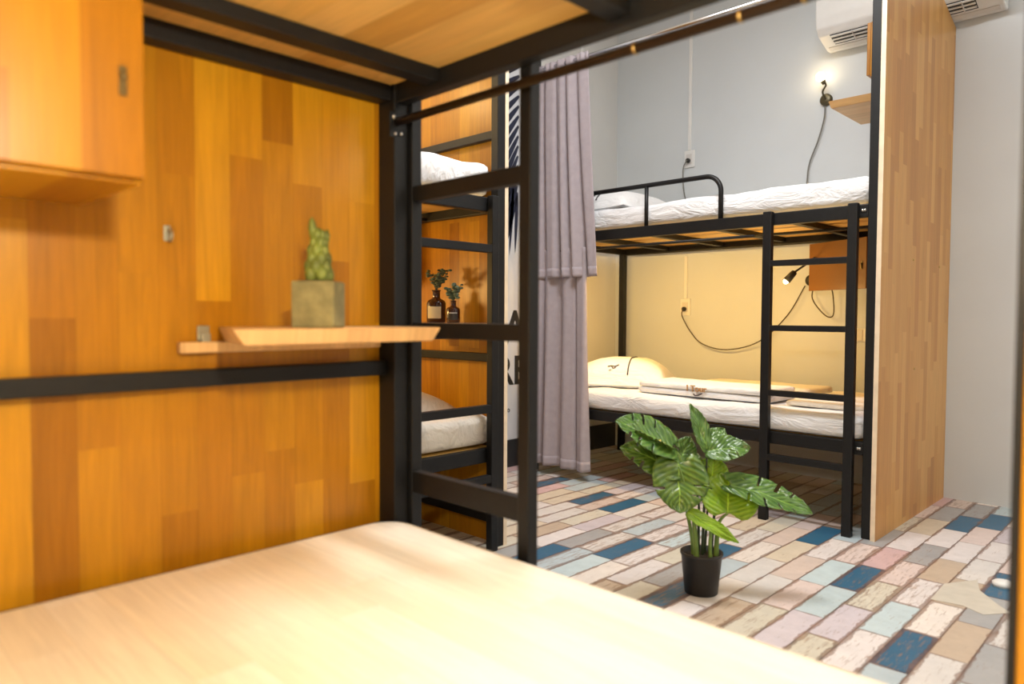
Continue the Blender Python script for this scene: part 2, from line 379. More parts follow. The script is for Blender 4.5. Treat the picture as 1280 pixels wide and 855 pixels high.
# ------------------------------------------------------------------ bunk beds
def bunk(label, loc, rot, L, D, PD, Htop, low, up, ladx, rungs, pmat, bmat, bottom_board, panel_cut=None, end_bars=(.35, .25), lad_out=.03,
         board_over=.012, bars=None, post=.038, railh=.053, front_panel=None, board_x0=.05):
    """local frame: x from the panel end along the bed, y from the front (0) to the back (-D)"""
    t = thing('bunk_bed', label, 'bunk bed', loc, rot)
    bw = .045 if bars else .034
    pts = panel_cut or [(0.0, 0.0), (0.0, Htop), (-PD, Htop), (-PD, 0.0)]
    mb = MB().prism(pts, -.018, 0, 0)
    for f in mb.bm.faces:
        if abs(f.normal.x) < .5: f.material_index = 1
    mb.build('end_panel', [pmat, W['edge']], t, 'wide wooden end panel of glued staves')
    for (px, py, h) in ((0, 0, Htop), (L - .038, 0, Htop), (0, -D + .038, up), (L - .038, -D + .038, up)):
        MB().box(px, px + (post if px == 0 else .038), py - .038, py, 0.0, h, .003).build('post', STEEL, t)
    for z in (low, up):
        MB().box(post, L - post, -.033, -.003, z - railh, z, .003).build('side_rail', STEEL, t)
        MB().box(post, L - post, -D + .003, -D + .033, z - railh, z, .003).build('side_rail', STEEL, t)
        MB().box(.004, .048 if bars and z == up else .034, -D + .038, -.038, z - railh + .006, z, .003).build('end_rail', STEEL, t)
        MB().box(L - .034, L - .004, -D + .038, -.038, z - railh + .006, z, .003).build('end_rail', STEEL, t)
        zz = z - .012 if z == up else z - .012
        xs = bars or [L * k / 5 for k in range(1, 5)]
        for x in xs: MB().box(x, x + bw, -D + .033, -.033, zz - .026, zz, .002).build('cross_bar', STEEL, t)
        if not (bars and z == up): MB().box(.034, L - .034, -D / 2 - .016, -D / 2 + .016, zz - .034, zz - .026 + .004, .002).build('long_bar', STEEL, t)
    for z in end_bars:
        MB().box(.003, .030, -D + .038, -.038, z - .016, z + .016, .003).build('end_bar', STEEL, t)
    # wooden slabs
    MB().box(.036, L - .036, -D + .034, -.034, up - .012, up - .001, .002).build('bed_board', W['under'], t, 'wooden slab under the upper mattress')
    if not bottom_board:
        MB().box(.036, L - .036, -D + .034, -.034, low - .012, low - .001, .002).build('bed_board', W['under'], t, 'wooden slab under the lower mattress')
    else:
        x0, x1, y0, y1, z0, z1 = bottom_board; r = .07; o = []
        for (cx, cy, a0) in ((x1 - r, y1 - r, 0), (x0 + r, y1 - r, 90), (x0 + r, y0 + r, 180), (x1 - r, y0 + r, 270)):
            for k in range(9):
                a = math.radians(a0 + k * 90 / 8); o.append((cx + r * math.cos(a), cy + r * math.sin(a)))
        MB().prism(o, z0, z1, 2, bev=.006).build('bed_board', W['board'], t, 'bare pale wooden bed board with rounded corners')
    # ladder hooked on the front
    ld = MB().box(ladx[0], ladx[1], .0, lad_out, 0.0, up + .004, .003).build('ladder', STEEL, t)
    MB().box(ladx[2], ladx[3], .0, lad_out, 0.0, up + .004, .003).build('stile', STEEL, ld)
    for (z0, z1) in rungs:
        MB().box(ladx[1] - .004, ladx[2] + .004, .002, lad_out - .002, z0, z1, .002).build('rung', STEEL, ld)
    # hook plates with bolts between ladder and panel post
    for z in (up, low):
        pl = MB().box(post - .002, ladx[0] + .002, -.006, .003, z - .05, z - .004, .001).build('bracket_plate', STEEL, t)
        for bx in (post + .010, ladx[0] - .012):
            MB().ball((bx, .0045, z - .026), (.006, .005, .006), 10).build('bolt', CHROME, pl)
    # guard rail on the free half
    xe, xm, xs2, zt, r = .68, 1.083, L - .03, up + .20, .0115
    path = [(xe, -.018, up - .01)] + [(xe + .075 - .075 * math.cos(a), -.018, zt - .075 + .075 * math.sin(a)) for a in [k * PI / 2 / 8 for k in range(9)]] + [(xs2, -.018, zt)]
    g = MB().tube(path, r, 12).build('guard_rail', STEEL, t)
    MB().tube([(xm, -.018, up - .01), (xm, -.018, zt)], .010, 10).build('guard_post', STEEL, g)
    return t

HT = 2.42
# bunk against the back wall (panel on its right)
FX, FY = -.953, 3.0
fb = bunk('black steel bunk bed along the back wall behind the potted plant', (FX, FY, 0), PI, 1.85, .885, .98, HT, .385, 1.33,
          (.068, .105, .418, .456), [(1.098, 1.124), (.822, .847), (.543, .569), (.262, .290)], W['panel_far'], None, None,
          panel_cut=[(0.01, 0.0), (0.01, HT), (-.72, HT), (-.745, 2.345), (-.983, 2.275), (-.983, 0)], end_bars=(.72, 1.60))
for (y, z) in ((-.40, 1.13), (-.80, 1.12), (-.40, 2.30), (-.45, .66)):
    MB().ball((-.0185, y, z), (.0025, .006, .006), 8).build('screw', BRASS, fb)
# bunk against the left wall (panel at its far end)
BX, BY = -1.93, 1.922
sb = bunk('black steel bunk bed along the left wall, seen through the near ladder', (BX, BY, 0), -PI / 2, 1.85, .885, .98, HT, .385, 1.318,
          (.058, .093, .42, .456), [(1.112, 1.142), (.80, .828), (.522, .552), (.262, .290)], W['panel_side'], None, None, end_bars=(.10, .72, 1.565))
# bunk the camera looks out of
NX, NY = -1.355, .985
nb = bunk('nearest black steel bunk bed with bare lower board, its ladder and shelf in front', (NX, NY, 0), 0, 2.0, 1.03, 1.075, HT, .412, 1.397,
          (.048, .073, .402, .432), [(1.133, 1.167), (.831, .865), (.482, .530)], W['panel_near'], None, (.040, 1.95, -.99, -.026, .398, .424),
          end_bars=(.763, 1.75), lad_out=.028, bars=[.164, .635, 1.08, 1.5], post=.060, railh=.052)
pnl = MB().box(1.201, 1.955, .001, .018, .42, 1.40, .002).build('front_panel', W['panel_near'], nb, 'wooden panel closing the foot half of the bed front')
MB().box(1.192, 1.201, -.002, .021, .30, 1.41, .001).build('edge_trim', STEEL, pnl)

# ------------------------------------------------------------------ shelves and cabinets hung on the end panels
def shelf(label, loc, rot, z, y_front, y_back, depth, lay=None):
    """local frame of the bunk: panel face is x=0, y runs -back ... 0 front"""
    t = thing('wall_shelf', label, 'shelf', loc, rot, None)
    yf0, yf1, yb0 = lay
    mb = MB(); bm = mb.bm
    # plank with slanted left end and undercut right end
    top = [(0.001, yb0), (depth, yf0), (depth, yf1), (.001, yf1)]
    bot = [(0.001, yb0 + .012), (depth - .006, yf0 + .022), (depth - .006, yf1 - .016), (.001, yf1 - .016)]
    T = [bm.verts.new((x, y, z)) for x, y in top]; B = [bm.verts.new((x, y, z - .027)) for x, y in bot]
    bm.faces.new(T); bm.faces.new(B[::-1])
    for i in range(4): bm.faces.new((T[i], B[i], B[(i + 1) % 4], T[(i + 1) % 4]))
    bmesh.ops.recalc_face_normals(bm, faces=bm.faces[:])
    bmesh.ops.bevel(bm, geom=bm.edges[:], offset=.002, segments=2, affect='EDGES')
    mb.build('board', W['shelf'], t)
    MB().box(0.001, .020, y_back, y_front, z - .048, z - .0275, .003).build('cleat', W['shelf'], t)
    hb = MB().box(0.001, .006, yb0 - .04, yb0 - .018, z - .026, z + .002, .001).box(.006, .016, yb0 - .036, yb0 - .02, z - .030, z - .012, .001)
    hb.build('hinge', BRACK, t, 'zinc hinge beside the shelf board')
    return t
shelf('wooden wall shelf with slanted ends carrying the cactus pot', (NX, NY, 0), 0, .857, -.045, -.482, .245, (-.487, -.058, -.405))
shelf('wooden shelf beside the lit bulb lamp over the back upper bed', (FX, FY, 0), PI, 1.775, -.05, -.45, .222, (-.44, -.055, -.44))
shelf('wooden shelf holding the two brown bottles by the left bed', (BX, BY, 0), -PI / 2, .853, -.05, -.46, .215, (-.45, -.05, -.42))

def cabinet(label, loc, rot, y0, y1, z0, z1, depth, door_open=0, lock=True, mat=None):
    t = thing('wall_cabinet', label, 'cabinet', loc, rot)
    mb = MB()
    mb.box(.001, depth - .018, y0, y0 + .016, z0, z1, .001); mb.box(.001, depth - .018, y1 - .016, y1, z0, z1, .001)
    mb.box(.001, depth - .018, y0 + .016, y1 - .016, z0, z0 + .016, .001); mb.box(.001, depth - .018, y0 + .016, y1 - .016, z1 - .016, z1, .001)
    mb.box(.001, .008, y0 + .016, y1 - .016, z0 + .016, z1 - .016)
    mb.build('body', mat or W['cab'], t)
    w = y1 - y0
    dm = MB().box(0, .016, -w, 0, z0 + .006, z1 - .002, .0015)
    d = dm.build('door', mat or W['cab'], t)
    d.location = (depth - .017, y1, 0); d.rotation_euler = (0, 0, door_open)
    if lock:
        lk = MB().box(.016, .019, -.032, -.022, (z0 + z1) / 2 - .028, (z0 + z1) / 2 + .012, .001).ball((.021, -.027, (z0 + z1) / 2 - .002), (.004, .005, .006), 10)
        lk.box(.019, .023, -.030, -.024, (z0 + z1) / 2 - .022, (z0 + z1) / 2 - .008, .001)
        lk.build('latch', LATCH, d, 'small metal latch')
    return t
cabinet('wooden cabinet with brass latch hung at the left of the near bed', (NX, NY, 0), 0, -1.03, -.628, 1.062, 1.345, .29)
cabinet('wooden cabinet with its door swung open over the back lower bed', (FX, FY, 0), PI, -.96, -.575, 1.012, 1.262, .235, math.radians(62), mat=W['cabd'])
cabinet('wooden cabinet high over the back upper bed beside the air conditioner', (FX, FY, 0), PI, -.96, -.575, 2.005, 2.255, .25)
cabinet('wooden cabinet over the left lower bed behind the near end panel', (BX, BY, 0), -PI / 2, -.96, -.575, 1.012, 1.255, .235)
hk = MB().box(0.001, .004, -.006, .006, -.014, .014, .001).tube(smooth_path([(.003, 0, .006), (.018, 0, .004), (.024, 0, -.006), (.018, 0, -.014)]), .003, 8)
tag(hk.build('wall_hook', BRACK), 'small metal hook on the near end panel below the cabinet', 'hook', loc=(NX, .489, 1.026))

# ------------------------------------------------------------------ bedding
def mattress(label, x0, x1, y0, y1, z0, z1, mat, amp, seed):
    o = MB().soft(x0, x1, y0, y1, z0, z1, .03, amp, 7, seed, .03).build('mattress', mat)
    return tag(o, label, 'mattress')
mattress('white sheeted mattress on the back lower bunk', -2.76, -.993, 3.006, 3.88, .388, .490, SHEET, .011, 1)
mattress('white sheeted mattress on the back upper bunk', -2.76, -.993, 3.036, 3.88, 1.333, 1.448, SHEET, .012, 5)
mattress('white crumpled mattress on the left lower bunk', -2.79, -1.955, .12, 1.885, .392, .50, SHEETW, .010, 9)
mattress('white crumpled mattress on the left upper bunk', -2.79, -1.97, .12, 1.885, 1.327, 1.45, SHEET, .010, 13)
mattress('plain mattress on the upper deck over the camera', -1.29, .60, .0, .94, 1.412, 1.5, SHEET, .004, 17)

def pillow(label, c, w, d, h, rot, tilt=0, logo=True, mat=PILLOW, trimx=.22, seed=0):
    t = thing('pillow', label, 'pillow', c)
    t.rotation_euler = (tilt, 0, rot)
    def prof(a): return max(0, 1 - abs(a) ** 2.6) ** .5
    def surf(sg):
        def fn(u, v):
            a, b = u * 2 - 1, v * 2 - 1
            pin = 1 - .10 * (1 - abs(a) ** 2) * abs(b) ** 3 ; pin2 = 1 - .10 * (1 - abs(b) ** 2) * abs(a) ** 3
            z = h * prof(a) * prof(b)
            n = noise.noise(Vector((a * 3 + seed, b * 3, sg))) * .006 + noise.noise(Vector((a * 9 + seed, b * 5, sg + 4))) * .003
            return Vector((a * w / 2 * pin2, b * d / 2 * pin, (z * .80 if sg > 0 else -z * .16) + n * prof(a) * prof(b) + h * .16))
        return fn
    MB().grid(surf(1), 28, 20).grid(surf(-1), 28, 20, smooth=True).build('pillowcase', mat, t)
    f = surf(1)
    tr = MB().tube([f((trimx + 1) / 2, k / 30) + Vector((0, 0, .002)) for k in range(1, 30)], .0042, 6).build('trim', TRIM, t, 'dark piping across the pillow')
    if logo:
        p = f(.46, .10) + Vector((0, 0, .003))
        nrm = (f(.48, .1) - f(.44, .1)).cross(f(.46, .13) - f(.46, .07)).normalized()
        a = Vector((1, 0, 0)); a = (a - nrm * a.dot(nrm)).normalized(); b = nrm.cross(a)
        lg = MB()
        def e(pts, r): lg.tube([p + a * x + b * y + nrm * .0015 for x, y in pts], r, 6)
        e([(-.03, .0), (-.01, .008), (.012, .004), (.03, .02)], .0028); e([(-.01, .006), (0, -.012), (.016, -.004)], .0024); e([(-.02, -.03), (-.005, -.022)], .0022)
        lg.build('emblem', LOGOD, t)
    return t
pillow('plump white pillow with dark piping on the back lower bunk', (-2.46, 3.43, .478), .56, .60, .175, math.radians(27), .0, trimx=.22, seed=2)
pillow('white pillow with dark piping on the back upper bunk', (-2.46, 3.40, 1.44), .48, .64, .15, 0, trimx=.1, seed=8)
pillow('white pillow on the left lower bunk half hidden by the near post', (-2.42, 1.62, .488), .62, .40, .12, .3, logo=False, mat=SHEETW, seed=21)

# folded bedding on the back lower bunk
bl = thing('folded_blanket', 'folded white blanket with tan embroidered words on the back lower bunk', 'blanket', (0, 0, 0))
MB().soft(-2.13, -1.43, 3.10, 3.42, .489, .524, .014, .004, 9, 3, .025).build('lower_fold', SHEET, bl)
MB().soft(-2.125, -1.435, 3.095, 3.41, .522, .551, .013, .004, 9, 7, .025).build('upper_fold', SHEET, bl)
Mt = Matrix.Translation((-1.84, 3.0885, .520)) @ Matrix.Rotation(PI / 2, 4, 'X')
text_mesh('embroidery', 'I Tour', .042, LOGO, bl, Mt, .003, .0006)
eb = MB(); eb.tube([(-1.80, 3.087, .508), (-1.79, 3.086, .500), (-1.775, 3.086, .503), (-1.755, 3.087, .513)], .004, 6); eb.build('bird_emblem', LOGOD, bl)
tag(MB().soft(-2.06, -1.40, 3.47, 3.80, .489, .530, .016, .006, 8, 15, .025).build('folded_sheet', SHEETW), 'cream folded sheet lying behind the embroidered blanket', 'sheet')
tag(MB().soft(-1.36, -1.02, 3.12, 3.72, .489, .513, .010, .003, 8, 25, .025).build('folded_towel', SHEETW), 'flat folded cream towel behind the back ladder', 'towel')

# ------------------------------------------------------------------ curtains
def curtain(label, x0t, x1t, x0b, x1b, zt, zb, y, n, amp_t, amp_b, seed, sag=.0):
    def fn(u, v):
        t = v; z = zt + (zb - zt) * t
        a0, a1 = x0t + (x0b - x0t) * t ** 1.2, x1t + (x1b - x1t) * t ** 1.2
        ph = u * n * 2 * PI
        w = ph + .9 * math.sin(u * 9 + seed) + .35 * math.sin(t * 3 + seed)
        amp = amp_t + (amp_b - amp_t) * t
        y2 = y + amp * math.sin(w) + .25 * amp * math.sin(2.3 * w + seed + t)
        if t < .06: y2 += .006 * math.sin(ph * 4) * (1 - t / .06)
        x = a0 + (a1 - a0) * u + .012 * math.cos(w) * (1 - .3 * t)
        return Vector((x, y2, z + sag * math.sin(PI * u) * t))
    t_ = thing('curtain', label, 'curtain', (0, 0, 0))
    cl = MB().grid(fn, 150, 40).build('cloth', CURT, t_)
    s = cl.modifiers.new('thick', 'SOLIDIFY'); s.thickness = .003
    hem = MB().grid(lambda u, v: fn(u, .955 + .045 * v) + Vector((0, -.0006, 0)), 150, 3).build('hem', CURT, t_)
    s2 = hem.modifiers.new('thick', 'SOLIDIFY'); s2.thickness = .003
    return t_
def rod(label, xa, xb, y, z, r, mat, group=None):
    t = thing('curtain_rod', label, 'curtain rod', (0, 0, 0))
    MB().tube([(xa, y, z), (xb, y, z)], r, 14).build('pole', mat, t)
    return t
r1 = rod('silver curtain rod at the top of the back bunk', -2.78, -.955, 2.965, 2.232, .012, RODSIL)
r2 = rod('thin rod carrying the lower curtain under the back upper bunk', -2.80, -1.45, 2.978, 1.235, .006, STEEL)
curtain('upper lilac grey curtain gathered at the left of the back bunk', -2.77, -2.375, -2.79, -2.285, 2.255, 1.088, 2.962, 5, .014, .027, 1.0)
curtain('lower lilac grey curtain hanging to the floor beside the back bunk', -2.80, -2.385, -2.815, -2.36, 1.245, .055, 2.972, 4, .014, .026, 4.0)
rg = MB()
for k, (dz, dx) in enumerate(((0, 0), (-.012, .008))):
    pts = [(-2.772 + dx, 2.965 + .017 * math.cos(a), 2.232 + dz + .017 * math.sin(a)) for a in [i * 2 * PI / 14 for i in range(15)]]
    rg.tube(pts, .003, 6, cap=False)
rg.build('ring', CHROME, r1, 'chrome ring at the rod end')
r3 = rod('dark bronze curtain rod running across the near bunk front', -1.300, .62, .955, 1.304, .0088, RODDK)
bk = MB().box(-1.3005, -1.295, .935, .975, 1.270, 1.325, .001).build('bracket', STEEL, r3)
for (y, z, r) in ((.946, 1.314, .005), (.95, 1.278, .004), (.966, 1.28, .004)):
    MB().ball((-1.2945, y, z), (.003, r, r), 8).build('screw', CHROME, bk)
for x in (-.668, -.49, -.40):
    MB().lathe([(.0089, -.0022), (.0098, -.002), (.0098, .002), (.0089, .0022)], (x, .955, 1.304), 14, axis='X').build('glide', BRASS, r3)

# ------------------------------------------------------------------ lamps
def lamp(label, base, path, head_dir, bulb_mat, power, col, bmat, normal='Y', head=True, rad=.03, lightoff=.03):
    t = thing('reading_lamp', label, 'lamp', base)
    B = Vector(base)
    n = {'-Y': Vector((0, -1, 0)), '+Y': Vector((0, 1, 0)), '+X': Vector((1, 0, 0))}[normal]
    p0 = Vector((0, 0, 0))
    MB().tube([p0, n * .014, n * .02], [.032, .032, .022], 24).build('wall_plate', bmat, t)
    pth = smooth_path([n * .018] + [Vector(p) - B for p in path], 7)
    MB().tube(pth, .005, 8).build('gooseneck', bmat, t)
    e = pth[-1]; d = Vector(head_dir).normalized()
    if head:
        MB().tube([e - d * .005, e, e + d * .012, e + d * .055], [.008, .014, .016, .019], 18, cap=True).build('lamp_head', bmat, t)
        bp = e + d * .060
        MB().ball(bp, .013, 14).build('bulb', bulb_mat, t)
    else:
        MB().tube([e - d * .01, e + d * .012], [.010, .013], 16).build('lamp_holder', bmat, t)
        bp = e + d * .034
        MB().ball(bp, (.024, .024, .026), 18).build('bulb', bulb_mat, t)
    if power:
        l = bpy.data.lights.new('lamp_light', 'POINT'); l.energy = power; l.color = col; l.shadow_soft_size = rad
        o = bpy.data.objects.new('lamp_light', l); C.objects.link(o); o.location = B + bp + d * lightoff
    return t
WARM = (1.0, .85, .62)
BULB = emit('warm_bulb', (1.0, .80, .50), 14)
BULB2 = emit('warm_led', (1.0, .72, .38), 12)
lamp('lit bulb lamp on the back wall above the upper bunk', (-1.54, YF, 2.056), [(-1.545, 3.94, 2.09), (-1.525, 3.93, 2.12), (-1.535, 3.925, 2.135)], (-.35, -.35, .85), BULB, .25, (1, .75, .45), LAMPO, '-Y', head=False, rad=.02)
lamp('small black gooseneck lamp shining over the back lower bunk', (-1.60, YF, 1.085), [(-1.55, 3.92, 1.15), (-1.47, 3.70, 1.185), (-1.45, 3.56, 1.15), (-1.50, 3.52, 1.105)], (-.62, -.2, -.75), BULB2, 4.5, (1.0, .62, .20), LAMPB, '-Y', lightoff=.12, rad=.06)
bar = thing('added_light_bar', 'added warm fill light under the front rail of the back upper bunk', 'light bar', (0, 0, 0))  # added fixture, not a known lamp; evens the warm light on the lower bunk wall
MB().box(-2.67, -1.83, 3.0345, 3.050, 1.286, 1.300, .001).build('housing', LAMPB, bar)
MB().box(-2.66, -1.84, 3.036, 3.048, 1.2835, 1.2858, .0005).build('diffuser', emit('added_warm_glow', (1, .64, .22), 6), bar)
la = bpy.data.lights.new('added_bar_light', 'AREA'); la.shape = 'RECTANGLE'; la.size = .80; la.size_y = .012; la.energy = 19; la.color = (1.0, .60, .17)  # added area light that does the bar's lighting
lo = bpy.data.objects.new('added_bar_light', la); C.objects.link(lo); lo.location = (-2.25, 3.042, 1.283); lo.rotation_euler = (math.radians(38), 0, 0)
lamp('reading lamp behind the camera, bent high over the bare bed board', (-.25, YN, 1.16), [(-.25, -.03, 1.24), (-.23, .06, 1.335), (-.21, .16, 1.345), (-.20, .20, 1.330)], (.0, .25, -.97), BULB2, 38.0, WARM, LAMPB, '+Y', lightoff=.03, rad=.035)
lamp('reading lamp on the left wall over the left lower bunk', (XL, 1.28, 1.085), [(-2.88, 1.26, 1.13), (-2.80, 1.27, 1.16), (-2.74, 1.29, 1.13)], (.4, .3, -.8), BULB2, 11.0, (1, .62, .2), LAMPB, '+X', lightoff=.08, rad=.05)
lamp('reading lamp on the left wall over the left upper bunk', (XL, 1.28, 2.03), [(-2.88, 1.26, 2.08), (-2.80, 1.27, 2.11), (-2.74, 1.29, 2.08)], (.4, .3, -.8), BULB2, 13.0, (1, .66, .26), LAMPB, '+X', lightoff=.08, rad=.05)

# ------------------------------------------------------------------ sockets, conduits, cables
def outlet(label, x, z, plug=True, w=.07, h=.105):
    t = thing('wall_socket', label, 'socket', (x, YF, z))
    MB().box(-w / 2, w / 2, -.010, 0, -h / 2, h / 2, .003).build('cover_plate', PLAST, t)
    MB().box(-.020, .020, -.013, -.0102, -.03, .03, .002).build('outlet_face', PLASTG, t)
    if plug: MB().lathe([(.012, -.034), (.014, -.030), (.014, -.016), (.010, -.0135)], (.0, 0, -.012), 16, axis='Y').build('plug', LAMPB, t, 'black plug')
    return t
outlet('white wall socket with plug above the back upper bunk', -2.371, 1.862)
outlet('white wall socket with plug over the back lower bunk', -2.385, .942)
outlet('white double socket beside the back bunk post', -1.345, .79, False, .12, .07)
def conduit(label, x, z0, z1, wall='back', y=0):
    mb = MB()
    if wall == 'back': mb.box(x - .010, x + .010, YF - .010, YF, z0, z1, .002)
    else: mb.box(XL, XL + .010, y - .010, y + .010, z0, z1, .002)
    return tag(mb.build('cable_conduit', PLAST), label, 'conduit')
conduit('white cable conduit above the upper wall socket', -2.371, 1.916, ZC - .001)
conduit('white cable conduit running down to the lower wall socket', -2.385, .996, 1.26)
conduit('white cable conduit on the left wall above the curtain', 0, 1.6, ZC - .001, 'left', 3.60)
def cable(label, pts, r=.0035, mat=CABLE):
    return tag(MB().tube(smooth_path(pts, 8), r, 8).build('cable', mat), label, 'cable')
cable('thin dark cable sagging from the lower socket to the lamp', [(-2.385, 3.948, .928), (-2.39, 3.95, .885), (-2.331, 3.955, .787), (-2.247, 3.955, .715), (-2.086, 3.955, .686), (-1.887, 3.955, .74), (-1.724, 3.955, .889), (-1.625, 3.955, 1.055)])
cable('thin dark cable looping below the open cabinet', [(-1.565, 3.93, 1.06), (-1.575, 3.93, .99), (-1.54, 3.93, .93), (-1.49, 3.93, .885), (-1.46, 3.93, .90), (-1.465, 3.93, 1.00), (-1.47, 3.90, 1.06)])
cable('thin grey cable dropping from the upper socket to the mattress', [(-2.371, 3.948, 1.852), (-2.40, 3.955, 1.80), (-2.395, 3.955, 1.68), (-2.37, 3.955, 1.58), (-2.34, 3.95, 1.55)], .0035, CABLEG)
cable('thin grey cable hanging from the lit bulb lamp to the upper mattress', [(-1.54, 3.965, 2.022), (-1.545, 3.965, 1.95), (-1.575, 3.965, 1.84), (-1.62, 3.965, 1.72), (-1.63, 3.96, 1.60), (-1.63, 3.93, 1.50)], .004, CABLEG)

# ------------------------------------------------------------------ air conditioner
ac = thing('air_conditioner', 'white split air conditioner on the back wall above the end panel', 'air conditioner', (0, 0, 0))
AX0, AX1 = -1.525, -.725
prof = [(YF - .001, 2.298), (YF - .05, 2.296), (YF - .175, 2.335), (YF - .205, 2.365), (YF - .215, 2.42), (YF - .215, 2.56), (YF - .19, 2.59), (YF - .001, 2.59)]
MB().prism(prof, AX0, AX1, 0, bev=.008).build('casing', PLAST, ac)
mb = MB(); sl = Vector((0, YF - .175 - (YF - .05), 2.335 - 2.296)); sl.normalize(); dn = Vector((0, sl.z, -sl.y)); dn = dn if dn.z < 0 else -dn
def acbox(m, xa, xb, s0, s1, h0, h1, mi=0):
    p0 = Vector((0, YF - .05, 2.296)); vs = []
    for (x, s, h) in ((xa, s0, h0), (xb, s0, h0), (xb, s1, h0), (xa, s1, h0), (xa, s0, h1), (xb, s0, h1), (xb, s1, h1), (xa, s1, h1)):
        q = p0 + sl * s + dn * h; vs.append(m.bm.verts.new((x, q.y, q.z)))
    fs = [m.bm.faces.new([vs[i] for i in f]) for f in ((0, 1, 2, 3), (4, 5, 6, 7), (0, 1, 5, 4), (1, 2, 6, 5), (2, 3, 7, 6), (3, 0, 4, 7))]
    for f in fs: f.material_index = mi
    bmesh.ops.recalc_face_normals(m.bm, faces=fs)
acbox(mb, AX0 + .06, AX1 - .10, .045, .128, -.002, .0015); mb.build('air_slot', VENT, ac, 'dark air slot')
for s in (.058, .085, .112):
    m2 = MB(); acbox(m2, AX0 + .063, AX1 - .103, s, s + .011, .0018, .006); m2.build('vane', PLAST, ac)
for x in (-1.36, -1.20, -.88):
    m2 = MB(); acbox(m2, x, x + .004, .047, .126, .0018, .009); m2.build('divider', PLASTG, ac)
m3 = MB(); acbox(m3, AX0 + .02, AX1 - .02, .0, .030, .001, .003); m3.build('rear_strip', PLASTG, ac)

# ------------------------------------------------------------------ poster on the left wall
po = thing('poster', 'white wall poster with navy palm leaf and black letters on the left wall', 'poster', (XL + .001, 0, 0))
MB().box(0, .004, 2.12, 3.06, .16, 2.58, .001).build('sheet', POSTER, po)
fr = MB()
def leaflet(p, d, ln, w):
    d = Vector(d).normalized(); sd = Vector((-d.y, d.x)) if len(d) == 2 else None
    n = 8; L = []; R = []
    for k in range(n + 1):
        s = k / n; ww = w * (math.sin(PI * min(1, s * .92 + .08)) ** .7) * (1 - .3 * s)
        q = Vector(p) + d * ln * s + Vector((0, -.06 * ln * s * s)); L.append(q + sd * ww); R.append(q - sd * ww)
    vs0 = [fr.bm.verts.new((.0062, q.x, q.y)) for q in L]; vs1 = [fr.bm.verts.new((.0062, q.x, q.y)) for q in R]
    for k in range(n):
        try: fr.bm.faces.new((vs0[k], vs0[k + 1], vs1[k + 1], vs1[k]))
        except ValueError: pass
for k in range(17):
    f = k / 16; z = 2.50 - .92 * f
    leaflet((3.03 - .02 * f, z), (-1, -(.32 + 2.6 * f ** 1.6)), .46 - .06 * f, 0.0225 - .005 * f)
for k in range(5): leaflet((3.012 - .034 * k, 1.60 + .02 * k), (-.05 - .03 * k, -1), .40 - .03 * abs(k - 2), .0155)
fr.build('palm_leaf', NAVY, po)
def ptxt(s, y, z, size, bold=0):
    M = Matrix.Translation((.0055, y, z)) @ Matrix.Rotation(PI / 2, 4, 'Z') @ Matrix.Rotation(PI / 2, 4, 'X')
    text_mesh('lettering', s, size, INK, po, M, .0008, bold)
ptxt('A', 2.905, .715, .285, .004); ptxt('RE', 2.842, .485, .235, .004); ptxt('dedo', 2.868, .322, .045)

# ------------------------------------------------------------------ cactus in a concrete pot
ct = thing('cactus_pot', 'small green cactus in a square concrete pot on the near shelf', 'potted cactus', (-1.172, .688, .857), math.radians(43))
a = .0385
mb = MB().box(-a, a, -a, a, .0005, .084, .003)
mb.build('pot', CONC, ct)
MB().box(-a + .009, a - .009, -a + .009, a - .009, .0842, .0855, .001).build('soil', SOIL, ct)
mb = MB(); rr = random.Random(3)
mb.lathe([(.006, .084), (.018, .088), (.019, .115), (.015, .145), (.008, .170), (.003, .182)], n=18)
for ring in range(6):
    z = .096 + ring * .0145; rad = .0165 * (1 - (ring / 8.) ** 1.5)
    for k in range(5):
        an = k * 2 * PI / 5 + (ring % 2) * PI / 5 + .3
        q = .0112 - ring * .0009
        mb.ball((rad * math.cos(an), rad * math.sin(an), z), (q, q, q * 1.55), 12)
mb.tube([(-.006, -.004, .165), (-.009, -.006, .180), (-.010, -.007, .193), (-.010, -.007, .2)], [.009, .008, .0055, .001], 10)
mb.tube([(.010, .006, .155), (.013, .007, .170), (.014, .008, .180)], [.007, .006, .0015], 10)
mb.build('cactus', CACT, ct)

# ------------------------------------------------------------------ bottles with sprigs on the left bunk's shelf
def bottle(label, loc, r, h, neck, lab_col, lab_side):
    t = thing('brown_bottle', label, 'bottle', loc)
    hb = h * .70
    MB().lathe([(r * .9, .0), (r, .004), (r, hb * .86), (r * .86, hb * .96), (neck * 1.1, hb * 1.06), (neck, hb * 1.12), (neck, h * .96), (neck * 1.2, h * .965), (neck * 1.2, h)], n=28).build('glass_body', GLASSB, t)
    lb = MB(); n = 10
    def fn(u, v):
        an = lab_side + (u - .5) * 1.5
        return Vector((math.cos(an) * (r + .0008), math.sin(an) * (r + .0008), hb * (.18 + .52 * v)))
    lb.grid(fn, n, 2).build('label', lab_col, t)
    sp = MB(); r_ = random.Random(int(r * 10000))
    stems = []
    for k in range(9):
        an = r_.random() * 6.28; ln = h * (.35 + .35 * r_.random()); sp_ = .25 + .55 * r_.random()
        e = Vector((math.cos(an) * ln * sp_, math.sin(an) * ln * sp_, h + ln))
        sp.tube([(0, 0, h * .95), Vector((e.x * .4, e.y * .4, h + ln * .5)), e], .0012, 5)
        for q in range(9):
            f = .35 + .65 * q / 8; p = Vector((e.x * f, e.y * f, h + ln * f)) + Vector([(r_.random() - .5) * .018 for _ in range(3)])
            s_ = .0055 + .005 * r_.random()
            sp.ball(p, (s_, s_, s_ * .55), 6)
    sp.build('sprig', SPRIG, t)
    return t
